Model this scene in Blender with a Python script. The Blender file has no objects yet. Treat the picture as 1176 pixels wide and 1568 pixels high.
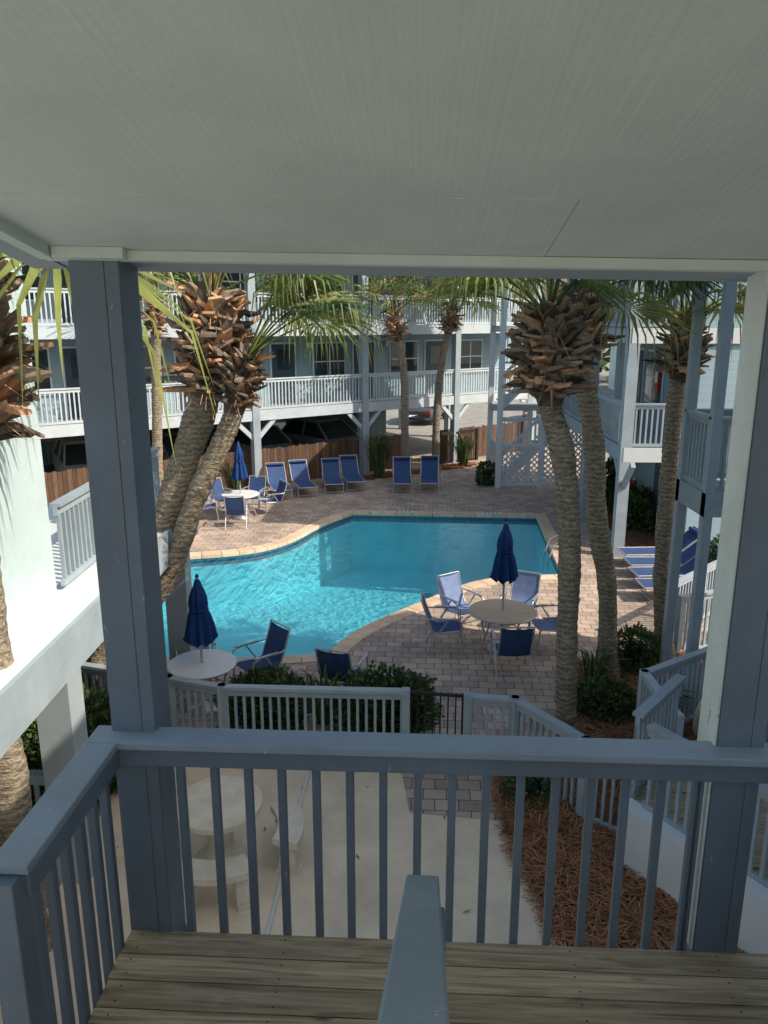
import bpy, math, random
from mathutils import Vector, Matrix, noise
from mathutils.geometry import tessellate_polygon
random.seed(7)
rad=math.radians
scene=bpy.context.scene

# ---------------------------------------------------------------- materials
def newmat(name):
    m=bpy.data.materials.new(name); m.use_nodes=True
    nt=m.node_tree; b=nt.nodes['Principled BSDF']
    return m,nt,b
def N(nt,t,**kw):
    n=nt.nodes.new(t)
    for k,v in kw.items(): setattr(n,k,v)
    return n
def posnode(nt,scale=(1,1,1),rot=(0,0,0),kind='Object'):
    tc=N(nt,'ShaderNodeTexCoord'); mp=N(nt,'ShaderNodeMapping')
    mp.inputs['Scale'].default_value=scale; mp.inputs['Rotation'].default_value=rot
    nt.links.new(tc.outputs[kind],mp.inputs['Vector']); return mp.outputs[0]
def mat(name,col,rough=.7,ns=3,var=.25,bs=20,bump=.3,stretch=(1,1,1),island=0.0,spec=.3,metal=0,bdist=.01,col2=None,trans=0,det=4):
    m,nt,b=newmat(name)
    v=posnode(nt,stretch)
    n1=N(nt,'ShaderNodeTexNoise'); n1.inputs['Scale'].default_value=ns; n1.inputs['Detail'].default_value=det; n1.inputs['Roughness'].default_value=.65
    nt.links.new(v,n1.inputs['Vector'])
    rp=N(nt,'ShaderNodeValToRGB'); c=Vector(col)
    lo=c*(1-var); hi=Vector(col2) if col2 else c*(1+var)
    rp.color_ramp.elements[0].position=.3; rp.color_ramp.elements[1].position=.7
    rp.color_ramp.elements[0].color=(*lo,1); rp.color_ramp.elements[1].color=(*hi,1)
    nt.links.new(n1.outputs['Fac'],rp.inputs['Fac'])
    out=rp.outputs['Color']
    if island>0:
        g=N(nt,'ShaderNodeNewGeometry'); mr=N(nt,'ShaderNodeMapRange')
        mr.inputs['To Min'].default_value=1-island; mr.inputs['To Max'].default_value=1+island
        nt.links.new(g.outputs['Random Per Island'],mr.inputs['Value'])
        mx=N(nt,'ShaderNodeVectorMath',operation='SCALE')
        nt.links.new(out,mx.inputs[0]); nt.links.new(mr.outputs[0],mx.inputs['Scale']); out=mx.outputs[0]
    nt.links.new(out,b.inputs['Base Color'])
    b.inputs['Roughness'].default_value=rough; b.inputs['Specular IOR Level'].default_value=spec; b.inputs['Metallic'].default_value=metal
    if bump>0:
        n2=N(nt,'ShaderNodeTexNoise'); n2.inputs['Scale'].default_value=bs; n2.inputs['Detail'].default_value=3
        nt.links.new(v,n2.inputs['Vector'])
        bp=N(nt,'ShaderNodeBump'); bp.inputs['Strength'].default_value=bump; bp.inputs['Distance'].default_value=bdist
        nt.links.new(n2.outputs['Fac'],bp.inputs['Height']); nt.links.new(bp.outputs[0],b.inputs['Normal'])
    if trans>0:
        tr=N(nt,'ShaderNodeBsdfTranslucent'); ms=N(nt,'ShaderNodeMixShader'); ms.inputs[0].default_value=trans
        nt.links.new(out,tr.inputs['Color']); nt.links.new(b.outputs[0],ms.inputs[1]); nt.links.new(tr.outputs[0],ms.inputs[2])
        nt.links.new(ms.outputs[0],nt.nodes['Material Output'].inputs['Surface'])
    return m
def siding(name,col,pitch=.18):
    m=mat(name,col,.6,1.2,.08,30,.1)
    nt=m.node_tree; b=nt.nodes['Principled BSDF']
    g=N(nt,'ShaderNodeNewGeometry'); sp=N(nt,'ShaderNodeSeparateXYZ'); nt.links.new(g.outputs['Position'],sp.inputs[0])
    dv=N(nt,'ShaderNodeMath',operation='DIVIDE'); dv.inputs[1].default_value=pitch; nt.links.new(sp.outputs['Z'],dv.inputs[0])
    fr=N(nt,'ShaderNodeMath',operation='FRACT'); nt.links.new(dv.outputs[0],fr.inputs[0])
    bp=N(nt,'ShaderNodeBump'); bp.inputs['Strength'].default_value=1; bp.inputs['Distance'].default_value=.03; bp.invert=True
    nt.links.new(fr.outputs[0],bp.inputs['Height']); nt.links.new(bp.outputs[0],b.inputs['Normal'])
    return m
def paint_mat(name,col,chipcol,thr=.66):
    m=mat(name,col,.45,2.0,.14,60,.25,(1,1,1),.06,.5)
    nt=m.node_tree; b=nt.nodes['Principled BSDF']
    src=b.inputs['Base Color'].links[0].from_socket
    v=posnode(nt,(1,1,.35))
    n=N(nt,'ShaderNodeTexNoise'); n.inputs['Scale'].default_value=17; n.inputs['Detail'].default_value=6; n.inputs['Roughness'].default_value=.7
    nt.links.new(v,n.inputs['Vector'])
    r=N(nt,'ShaderNodeValToRGB'); r.color_ramp.elements[0].position=thr; r.color_ramp.elements[1].position=thr+.02
    nt.links.new(n.outputs['Fac'],r.inputs['Fac'])
    mx=N(nt,'ShaderNodeMix',data_type='RGBA'); nt.links.new(r.outputs['Color'],mx.inputs['Factor'])
    nt.links.new(src,mx.inputs['A']); mx.inputs['B'].default_value=(*chipcol,1)
    nt.links.new(mx.outputs['Result'],b.inputs['Base Color'])
    return m

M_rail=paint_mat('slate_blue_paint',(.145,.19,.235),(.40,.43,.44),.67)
M_cap=paint_mat('slate_blue_skylit_paint',(.27,.335,.40),(.5,.53,.53),.66)  # same slate paint lightened; sky light on the caps put into the colour
M_litface=paint_mat('skylit_post_face_paint',(.72,.76,.74),(.30,.27,.22),.66)  # chipped paint, made pale to put sky brightness into one post face
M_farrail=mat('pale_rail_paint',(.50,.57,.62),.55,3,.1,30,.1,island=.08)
M_shaderail=mat('blue_gray_shaded_rail_paint',(.34,.41,.46),.55,3,.1,30,.1,island=.08)  # blue-gray fence paint; also puts shade into the right-hand balcony rails
M_stucco=mat('pale_stucco',(.54,.67,.69),.9,1.5,.08,90,.5,bdist=.006)
M_bluewall=siding('pale_blue_siding',(.27,.385,.45))
M_white=mat('white_paint',(.70,.74,.77),.5,2,.05,30,.1)
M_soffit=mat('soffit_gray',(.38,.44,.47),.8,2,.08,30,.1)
M_door=mat('dark_door_paint',(.05,.08,.11),.4,2,.1,30,.05)
M_dark=mat('dark_interior',(.02,.025,.03),.6,2,.2,30,.05)
M_glass=mat('window_glass',(.03,.045,.055),.08,2,.2,3,.03,spec=.8)
M_concrete=mat('patio_concrete',(.78,.655,.50),.9,1.3,.18,60,.45,bdist=.006,det=8)
M_castconc=mat('cast_concrete',(.70,.64,.53),.85,4,.14,50,.35,bdist=.006)
M_asphalt=mat('parking_gravel',(.30,.29,.27),.9,1.5,.2,40,.4)
M_cop=mat('coping_stone',(.66,.50,.36),.8,5,.14,60,.3,island=.12)
M_basin=mat('pool_plaster',(.42,.82,.88),.7,1.2,.10,8,.1)
M_tile=mat('waterline_tile',(.05,.19,.28),.2,12,.4,8,.1)
M_mulch=mat('pine_straw_mulch',(.22,.10,.055),.95,26,.6,60,1,bdist=.04)
M_straw=mat('pine_straw',(.34,.16,.08),.9,5,.3,60,0,island=.5)
M_woodf=mat('brown_fence_wood',(.12,.072,.05),.85,5,.3,40,.4,(4,4,.6),.3)
M_navy=mat('navy_canvas',(.007,.045,.18),.75,6,.15,120,.25,island=.02)
M_sling=mat('blue_sling_fabric',(.04,.08,.21),.7,8,.15,200,.3)
M_slingl=mat('pale_blue_sling_fabric',(.20,.27,.47),.7,8,.15,200,.3)
M_metal=mat('silver_aluminium',(.5,.51,.52),.35,8,.1,50,.05,metal=.5)
M_chrome=mat('chrome_rail',(.7,.7,.7),.12,8,.05,50,0,metal=1)
M_tabletop=mat('tan_table_top',(.52,.385,.27),.4,5,.1,50,.1)
M_tablewhite=mat('white_table_top',(.72,.74,.77),.35,5,.05,50,.05)
M_iron=mat('black_iron',(.02,.022,.024),.5,8,.2,50,.1)
M_red=mat('red_enamel',(.5,.02,.02),.3,5,.1,30,0)
M_beige=mat('beige_plastic',(.5,.43,.33),.5,5,.1,30,.05)
L1=mat('palm_leaf_green',(.11,.175,.045),.4,3,.3,20,0,island=.3,trans=.4,spec=.5,det=1)
L2=mat('palm_leaf_yellowgreen',(.27,.31,.085),.4,3,.3,20,0,island=.3,trans=.45,spec=.5,det=1)
L3=mat('palm_leaf_dry',(.36,.27,.14),.7,3,.3,20,0,island=.3,trans=.25,det=1)
L4=mat('palm_leaf_dark',(.045,.09,.035),.4,3,.3,20,0,island=.3,trans=.25,spec=.5,det=1)
B1=mat('boot_gray',(.29,.225,.17),.9,12,.4,50,.5,island=.4)
B2=mat('boot_tan',(.56,.32,.18),.9,12,.4,50,.5,island=.4)
B3=mat('boot_dark',(.10,.075,.055),.9,12,.4,50,.5,island=.4)
def trunk_mat(name,c):
    m=mat(name,c,.95,9,.45,26,1,(1,1,2.2),bdist=.03,det=6)
    nt=m.node_tree; b=nt.nodes['Principled BSDF']; src=b.inputs['Base Color'].links[0].from_socket
    v=posnode(nt,(1,1,1)); w=N(nt,'ShaderNodeTexWave',bands_direction='Z'); w.inputs['Scale'].default_value=4.4; w.inputs['Distortion'].default_value=9; w.inputs['Detail'].default_value=4; w.inputs['Detail Scale'].default_value=3.0; w.inputs['Detail Roughness'].default_value=.7
    nt.links.new(v,w.inputs['Vector'])
    mr=N(nt,'ShaderNodeMapRange'); mr.inputs['To Min'].default_value=.6; mr.inputs['To Max'].default_value=1.15
    nt.links.new(w.outputs['Fac'],mr.inputs['Value'])
    mx=N(nt,'ShaderNodeVectorMath',operation='SCALE'); nt.links.new(src,mx.inputs[0]); nt.links.new(mr.outputs[0],mx.inputs['Scale'])
    nt.links.new(mx.outputs[0],b.inputs['Base Color'])
    return m
T1=trunk_mat('palm_trunk_bark',(.34,.285,.21))
LF1=mat('shrub_leaf',(.055,.10,.035),.5,3,.3,20,0,island=.4,trans=.2,det=1)
LF2=mat('shrub_leaf_light',(.11,.17,.055),.5,3,.3,20,0,island=.4,trans=.25,det=1)
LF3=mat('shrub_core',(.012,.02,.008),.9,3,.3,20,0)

def paver_mat():
    m,nt,b=newmat('brick_pavers')
    v=posnode(nt,(1,1,1),(0,0,.06))
    wn=N(nt,'ShaderNodeTexNoise'); wn.inputs['Scale'].default_value=2.5; nt.links.new(v,wn.inputs['Vector'])
    ws=N(nt,'ShaderNodeVectorMath',operation='SCALE'); ws.inputs['Scale'].default_value=.035; nt.links.new(wn.outputs['Color'],ws.inputs[0])
    wa=N(nt,'ShaderNodeVectorMath',operation='ADD'); nt.links.new(v,wa.inputs[0]); nt.links.new(ws.outputs[0],wa.inputs[1]); vv=wa.outputs[0]
    br=N(nt,'ShaderNodeTexBrick'); br.inputs['Scale'].default_value=1
    br.inputs['Brick Width'].default_value=.28; br.inputs['Row Height'].default_value=.21; br.inputs['Mortar Size'].default_value=.008
    br.inputs['Mortar Smooth'].default_value=.3; br.inputs['Bias'].default_value=-.1
    br.inputs['Color1'].default_value=(.53,.41,.33,1); br.inputs['Color2'].default_value=(.31,.255,.22,1); br.inputs['Mortar'].default_value=(.12,.10,.085,1)
    nt.links.new(vv,br.inputs['Vector'])
    n=N(nt,'ShaderNodeTexNoise'); n.inputs['Scale'].default_value=.8; n.inputs['Detail'].default_value=6; n.inputs['Roughness'].default_value=.7
    nt.links.new(v,n.inputs['Vector'])
    mr=N(nt,'ShaderNodeMapRange'); mr.inputs['From Min'].default_value=.3; mr.inputs['From Max'].default_value=.7; mr.inputs['To Min'].default_value=.75; mr.inputs['To Max'].default_value=1.25
    nt.links.new(n.outputs['Fac'],mr.inputs['Value'])
    mx=N(nt,'ShaderNodeVectorMath',operation='SCALE'); nt.links.new(br.outputs['Color'],mx.inputs[0]); nt.links.new(mr.outputs[0],mx.inputs['Scale'])
    nt.links.new(mx.outputs[0],b.inputs['Base Color']); b.inputs['Roughness'].default_value=.8
    bp=N(nt,'ShaderNodeBump'); bp.inputs['Strength'].default_value=.6; bp.inputs['Distance'].default_value=.008; bp.invert=True
    nt.links.new(br.outputs['Fac'],bp.inputs['Height']); nt.links.new(bp.outputs[0],b.inputs['Normal'])
    return m
M_paver=paver_mat()
def wood_mat():
    m,nt,b=newmat('weathered_deck_wood')
    tc=N(nt,'ShaderNodeTexCoord'); g=N(nt,'ShaderNodeNewGeometry')
    ml=N(nt,'ShaderNodeMath',operation='MULTIPLY'); ml.inputs[1].default_value=37; nt.links.new(g.outputs['Random Per Island'],ml.inputs[0])
    ad=N(nt,'ShaderNodeVectorMath',operation='ADD'); nt.links.new(tc.outputs['Object'],ad.inputs[0]); nt.links.new(ml.outputs[0],ad.inputs[1])
    mp=N(nt,'ShaderNodeMapping'); mp.inputs['Scale'].default_value=(1.0,19,19); nt.links.new(ad.outputs[0],mp.inputs['Vector'])
    n=N(nt,'ShaderNodeTexNoise'); n.inputs['Scale'].default_value=1.9; n.inputs['Detail'].default_value=8; n.inputs['Roughness'].default_value=.62; n.inputs['Distortion'].default_value=.9
    nt.links.new(mp.outputs[0],n.inputs['Vector'])
    rp=N(nt,'ShaderNodeValToRGB'); e=rp.color_ramp.elements
    e[0].position=.30; e[0].color=(.18,.125,.075,1); e[1].position=.70; e[1].color=(.62,.49,.32,1)
    x=e.new(.5); x.color=(.41,.315,.195,1)
    nt.links.new(n.outputs['Fac'],rp.inputs['Fac'])
    mr=N(nt,'ShaderNodeMapRange'); mr.inputs['To Min'].default_value=.78; mr.inputs['To Max'].default_value=1.2; nt.links.new(g.outputs['Random Per Island'],mr.inputs['Value'])
    mx=N(nt,'ShaderNodeVectorMath',operation='SCALE'); nt.links.new(rp.outputs['Color'],mx.inputs[0]); nt.links.new(mr.outputs[0],mx.inputs['Scale'])
    mp2=N(nt,'ShaderNodeMapping'); mp2.inputs['Scale'].default_value=(2.2,7,7); nt.links.new(ad.outputs[0],mp2.inputs['Vector'])
    vo=N(nt,'ShaderNodeTexVoronoi'); vo.inputs['Scale'].default_value=1.0; nt.links.new(mp2.outputs[0],vo.inputs['Vector'])
    kr=N(nt,'ShaderNodeValToRGB'); kr.color_ramp.elements[0].position=.05; kr.color_ramp.elements[0].color=(.25,.2,.16,1); kr.color_ramp.elements[1].position=.14; kr.color_ramp.elements[1].color=(1,1,1,1)
    nt.links.new(vo.outputs['Distance'],kr.inputs['Fac'])
    mk=N(nt,'ShaderNodeVectorMath',operation='MULTIPLY'); nt.links.new(mx.outputs[0],mk.inputs[0]); nt.links.new(kr.outputs['Color'],mk.inputs[1])
    nt.links.new(mk.outputs[0],b.inputs['Base Color']); b.inputs['Roughness'].default_value=.7
    bp=N(nt,'ShaderNodeBump'); bp.inputs['Strength'].default_value=.3; bp.inputs['Distance'].default_value=.004
    nt.links.new(n.outputs['Fac'],bp.inputs['Height']); nt.links.new(bp.outputs[0],b.inputs['Normal'])
    return m
M_deck=wood_mat()
def ceil_mat():
    m=mat('painted_plywood',(.72,.80,.735),.75,.9,.10,1,0,col2=(.81,.88,.81),det=5)
    nt=m.node_tree; b=nt.nodes['Principled BSDF']
    v=posnode(nt,(55,.9,1)); n=N(nt,'ShaderNodeTexNoise'); n.inputs['Scale'].default_value=1; n.inputs['Detail'].default_value=5
    nt.links.new(v,n.inputs['Vector'])
    bp=N(nt,'ShaderNodeBump'); bp.inputs['Strength'].default_value=.4; bp.inputs['Distance'].default_value=.005
    nt.links.new(n.outputs['Fac'],bp.inputs['Height'])
    v2=posnode(nt,(1,1,1)); w=N(nt,'ShaderNodeTexNoise'); w.inputs['Scale'].default_value=45; w.inputs['Detail'].default_value=3; nt.links.new(v2,w.inputs['Vector'])
    b2=N(nt,'ShaderNodeBump'); b2.inputs['Strength'].default_value=.25; b2.inputs['Distance'].default_value=.004
    nt.links.new(w.outputs['Fac'],b2.inputs['Height']); nt.links.new(bp.outputs[0],b2.inputs['Normal']); nt.links.new(b2.outputs[0],b.inputs['Normal'])
    return m
M_ceil=ceil_mat()
def water_mat():
    m,nt,b=newmat('pool_water'); nt.nodes.remove(b)
    tr=N(nt,'ShaderNodeBsdfTransparent'); tr.inputs[0].default_value=(.54,.89,.955,1)
    gl=N(nt,'ShaderNodeBsdfGlossy'); gl.inputs['Roughness'].default_value=.03
    fr=N(nt,'ShaderNodeFresnel'); fr.inputs['IOR'].default_value=1.33
    v=posnode(nt,(1,1,1)); n=N(nt,'ShaderNodeTexNoise'); n.inputs['Scale'].default_value=4.5; n.inputs['Detail'].default_value=5; n.inputs['Distortion'].default_value=.8
    nt.links.new(v,n.inputs['Vector'])
    bp=N(nt,'ShaderNodeBump'); bp.inputs['Strength'].default_value=.5; bp.inputs['Distance'].default_value=.04
    nt.links.new(n.outputs['Fac'],bp.inputs['Height'])
    nt.links.new(bp.outputs[0],gl.inputs['Normal']); nt.links.new(bp.outputs[0],fr.inputs['Normal'])
    ms=N(nt,'ShaderNodeMixShader'); nt.links.new(fr.outputs[0],ms.inputs[0]); nt.links.new(tr.outputs[0],ms.inputs[1]); nt.links.new(gl.outputs[0],ms.inputs[2])
    nt.links.new(ms.outputs[0],nt.nodes['Material Output'].inputs['Surface'])
    return m
M_water=water_mat()

# ---------------------------------------------------------------- mesh builder
class MB:
    def __init__(s,mats):
        s.v=[];s.f=[];s.mi=[];s.sm=[];s.mats=mats;s.M=Matrix.Identity(4)
    def add(s,vs,fs,m=0,smooth=False):
        o=len(s.v)
        for v in vs: s.v.append(tuple(s.M@Vector(v)))
        for f in fs: s.f.append([i+o for i in f]); s.mi.append(m); s.sm.append(smooth)
    def box(s,x0,x1,y0,y1,z0,z1,m=0):
        s.add([(x0,y0,z0),(x1,y0,z0),(x1,y1,z0),(x0,y1,z0),(x0,y0,z1),(x1,y0,z1),(x1,y1,z1),(x0,y1,z1)],
              [(3,2,1,0),(4,5,6,7),(0,1,5,4),(1,2,6,5),(2,3,7,6),(3,0,4,7)],m)
    def hexa(s,b,t,m=0,smooth=False):
        n=len(b); vs=list(b)+list(t)
        fs=[tuple(reversed(range(n))),tuple(range(n,2*n))]+[(i,(i+1)%n,(i+1)%n+n,i+n) for i in range(n)]
        s.add(vs,fs,m,smooth)
    def beam(s,p0,p1,w,h,m=0,up=(0,0,1)):
        p0=Vector(p0);p1=Vector(p1);d=(p1-p0).normalized();u=Vector(up)
        if abs(d.dot(u))>.98: u=Vector((0,1,0))
        sd=d.cross(u).normalized();u=sd.cross(d)
        a=sd*w/2;b=u*h/2
        s.hexa([p0-a-b,p0+a-b,p0+a+b,p0-a+b],[p1-a-b,p1+a-b,p1+a+b,p1-a+b],m)
    def tube(s,pts,r,m=0,n=8,cap=True,smooth=True):
        pts=[Vector(p) for p in pts]; k=len(pts)
        rs=r if isinstance(r,(list,tuple)) else [r]*k
        vs=[];ref=None
        for i,p in enumerate(pts):
            d=(pts[min(i+1,k-1)]-pts[max(i-1,0)]).normalized()
            if ref is None: ref=Vector((0,0,1)) if abs(d.z)<.9 else Vector((1,0,0))
            a=d.cross(ref)
            if a.length<1e-3: a=d.cross(Vector((0,1,0)))
            a.normalize(); b=a.cross(d); ref=b
            for j in range(n):
                t=2*math.pi*j/n; vs.append(p+(a*math.cos(t)+b*math.sin(t))*rs[i])
        fs=[]
        for i in range(k-1):
            for j in range(n):
                j2=(j+1)%n; fs.append((i*n+j,i*n+j2,(i+1)*n+j2,(i+1)*n+j))
        s.add(vs,fs,m,smooth)
        if cap:
            s.add(vs[:n],[tuple(range(n))],m); s.add(vs[-n:],[tuple(range(n))],m)
    def lathe(s,prof,c,m=0,n=24,fold=0,nf=8):
        vs=[];k=len(prof)
        for r,z in prof:
            for j in range(n):
                t=2*math.pi*j/n; rr=r*(1+fold*math.cos(nf*t)); vs.append((c[0]+rr*math.cos(t),c[1]+rr*math.sin(t),c[2]+z))
        fs=[(i*n+j,i*n+(j+1)%n,(i+1)*n+(j+1)%n,(i+1)*n+j) for i in range(k-1) for j in range(n)]
        s.add(vs,fs,m,True); s.add(vs[:n],[tuple(range(n))],m); s.add(vs[-n:],[tuple(range(n))],m)
    def railing(s,p0,p1,z,h=1.05,sp=.125,pw=.036,m=0,capw=.12,posts=0,z1=None,low=.08):
        p0=Vector((p0[0],p0[1],0));p1=Vector((p1[0],p1[1],0));d=p1-p0;L=d.length;z1=z if z1 is None else z1
        e=lambda t,zz:(p0.x+d.x*t,p0.y+d.y*t,z+(z1-z)*t+zz)
        s.beam(e(0,h-.02),e(1,h-.02),capw,.04,m); s.beam(e(0,h-.085),e(1,h-.085),.045,.09,m)
        s.beam(e(0,low),e(1,low),.045,.07,m)
        n=max(1,int(L/sp))
        for i in range(n+1):
            t=(i+.5)/(n+1); s.beam(e(t,low),e(t,h-.06),pw,pw,m,up=(d.x,d.y,0))
        if posts:
            k=max(1,round(L/posts))
            for i in range(k+1): s.beam(e(i/k,-.02),e(i/k,h+.015),.10,.10,m,up=(d.x,d.y,0))
    def obj(s,name,bevel=0):
        me=bpy.data.meshes.new(name); me.from_pydata(s.v,[],s.f)
        for m in s.mats: me.materials.append(m)
        me.polygons.foreach_set('material_index',s.mi); me.polygons.foreach_set('use_smooth',s.sm); me.update()
        o=bpy.data.objects.new(name,me); scene.collection.objects.link(o)
        if bevel:
            b=o.modifiers.new('bevel','BEVEL'); b.width=bevel; b.segments=2; b.limit_method='ANGLE'
        return o
def frame(x,y,z=0,rot=0): return Matrix.Translation((x,y,z))@Matrix.Rotation(rot,4,'Z')

# ---------------------------------------------------------------- camera / light
H=5.6
cam=bpy.data.cameras.new('camera'); co=bpy.data.objects.new('camera',cam); scene.collection.objects.link(co)
co.location=(0,0,H); co.rotation_euler=(rad(90-14.0),0,0)
cam.sensor_fit='VERTICAL'; cam.sensor_height=36; cam.lens=36*1180/1568; cam.clip_end=2000; cam.clip_start=.02
scene.camera=co
EL=rad(42); az=math.atan2(.93,-.37)
sd=Vector((math.sin(az)*math.cos(EL),math.cos(az)*math.cos(EL),math.sin(EL)))
sl=bpy.data.lights.new('sun','SUN'); sl.energy=5; sl.angle=rad(.5); sl.color=(1,.89,.74)
so=bpy.data.objects.new('sun',sl); scene.collection.objects.link(so); so.rotation_euler=sd.to_track_quat('Z','Y').to_euler(); so.location=(20,-8,30)
w=bpy.data.worlds.new('World'); scene.world=w; w.use_nodes=True; nt=w.node_tree
sky=nt.nodes.new('ShaderNodeTexSky'); sky.sky_type='NISHITA'; sky.sun_disc=False; sky.sun_elevation=EL; sky.sun_rotation=az
sky.dust_density=3.2; sky.air_density=1.4; sky.ozone_density=.5
bg=nt.nodes['Background']; bg.inputs['Strength'].default_value=.15; nt.links.new(sky.outputs[0],bg.inputs['Color'])
scene.view_settings.view_transform='Standard'; scene.view_settings.look='None'; scene.view_settings.exposure=0

# ---------------------------------------------------------------- pool & ground
def chaikin(pts,sharp,it=3):
    pts=[(Vector((p[0],p[1])),i in sharp) for i,p in enumerate(pts)]
    for _ in range(it):
        out=[];n=len(pts)
        for i in range(n):
            a,sa=pts[i];b,sb=pts[(i+1)%n]
            if sa: out.append((a,True))
            out.append((a.lerp(b,.25),False)); out.append((a.lerp(b,.75),False))
        pts=out
    return [p for p,_ in pts]
poolp=[(-.93,22.3),(4.46,21.9),(4.0,16.55),(2.14,16.35),(.69,14.75),(-.1,13.86),(-.62,13.2),(-1.0,12.3),(-2.3,12.1),(-4.2,12.1),(-5.8,12.4),(-6.9,14.2),(-6.8,16.6),(-5.3,17.8),(-3.35,18.2),(-2.4,19.2),(-1.8,20.9)]
pool=chaikin(poolp,{0,1,2,7})
def offset(poly,d):
    n=len(poly);area=sum(poly[i].x*poly[(i+1)%n].y-poly[(i+1)%n].x*poly[i].y for i in range(n));sg=1 if area>0 else -1
    out=[]
    for i in range(n):
        a=poly[i-1];b=poly[i];c=poly[(i+1)%n]
        t1=(b-a);t2=(c-b)
        if t1.length<1e-6:t1=t2
        if t2.length<1e-6:t2=t1
        t1=t1.normalized();t2=t2.normalized()
        n1=Vector((t1.y,-t1.x))*sg;n2=Vector((t2.y,-t2.x))*sg;m=(n1+n2)
        m.normalize(); out.append(b+m*d/max(.5,m.dot(n1)))
    return out
cop_out=offset(pool,.32); mid=offset(pool,.15)
def sheet(name,outer,z,m,hole=None):
    loops=[[Vector((p[0],p[1],0)) for p in outer]]
    if hole: loops.append([Vector((p[0],p[1],0)) for p in hole])
    flat=[p for l in loops for p in l]; tris=tessellate_polygon(loops)
    b=MB([m]); vs=[(p.x,p.y,z) for p in flat]
    fs=[]
    for t in tris:
        a,bb,c=[flat[i] for i in t]
        fs.append(tuple(t) if (bb-a).cross(c-a).z>0 else tuple(reversed(t)))
    b.add(vs,fs,0); return b.obj(name)
sheet('ground',[(-500,-300),(500,-300),(500,900),(-500,900)],-.02,M_asphalt,mid)
sheet('pool_deck_paving',[(-9.5,9.35),(-2.9,9.35),(-2.3,9.2),(.2,8.95),(.3,7.9),(1.3,7.75),(1.5,8.75),(9,8.75),(9,34),(3,34),(-11.5,23)],0.012,M_paver,mid)
sheet('concrete_patio',[(-3.3,1),(1.9,1),(1.62,6.0),(1.46,7.2),(1.40,8.2),(1.46,8.72),(-2.85,9.3),(-3.3,9.3)],.006,M_concrete)
cb=MB([M_cop])
n=len(pool)
per=[0]
for i in range(n): per.append(per[-1]+(pool[(i+1)%n]-pool[i]).length)
i=0
while i<n:
    j=i+1
    while j<n and per[j]-per[i]<.34: j+=1
    ins=[pool[k%n] for k in range(i,j+1)]; out=[cop_out[k%n] for k in range(i,j+1)]
    segs=[(ins,out)]
    L=per[j]-per[i]
    if j==i+1 and L>.6:
        kk=int(L/.36); segs=[([ins[0].lerp(ins[1],a/kk),ins[0].lerp(ins[1],(a+1)/kk)],[out[0].lerp(out[1],a/kk),out[0].lerp(out[1],(a+1)/kk)]) for a in range(kk)]
    for ii,oo in segs:
        poly=ii+oo[::-1]; c=sum(poly,Vector((0,0)))/len(poly)
        poly=[c+(p-c)*.975 for p in poly]
        cb.hexa([(p.x,p.y,-.06) for p in poly],[(p.x,p.y,.035) for p in poly],0)
    i=j
cb.obj('pool_coping',.008)
pb=MB([M_basin,M_tile,M_white]); inn=offset(pool,.03)
def ring(poly,z0,z1,m):
    k=len(poly); pb.add([(p.x,p.y,z0) for p in poly]+[(p.x,p.y,z1) for p in poly],[(a,(a+1)%k,(a+1)%k+k,a+k) for a in range(k)],m)
ring(inn,-.05,-.26,1); ring(inn,-.26,-2.3,0)
fz=lambda y:-.80-1.0*max(0,min(1,(y-15.0)/6))
gx=[-7.5+.5*i for i in range(26)];gy=[11.5+.5*i for i in range(23)]
pb.add([(x,y,fz(y)) for y in gy for x in gx],[(r*26+c,r*26+c+1,(r+1)*26+c+1,(r+1)*26+c) for r in range(22) for c in range(25)],0,True)
for xx in (1.2,2.2): pb.lathe([(.16,fz(19.2)+.03),(.16,fz(19.2)+.05),(.02,fz(19.2)+.055)],(xx,19.2,0),1,16)
pb.obj('swimming_pool_basin')
wb=sheet('pool_water',[(p.x,p.y) for p in inn],-.11,M_water)
b=MB([M_white,M_navy])
for x,y,r in ((.6,22.35,0),(3.2,22.16,0)):
    b.M=frame(x,y,.037,r); b.box(-.28,.28,-.07,.07,0,.004,0)
    for k in range(4): b.box(-.22+.12*k,-.22+.12*k+.05,-.04,.04,.0045,.006,1)
b.obj('pool_depth_marker')
hb=MB([M_chrome])
for yy in (17.6,18.1):
    hb.tube([(4.6,yy,.0),(4.6,yy,.35),(4.48,yy,.52),(4.3,yy,.55),(4.05,yy,.42),(3.92,yy,.0),(3.88,yy,-.3)],.018,0,8)
hb.obj('pool_handrail')

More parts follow.
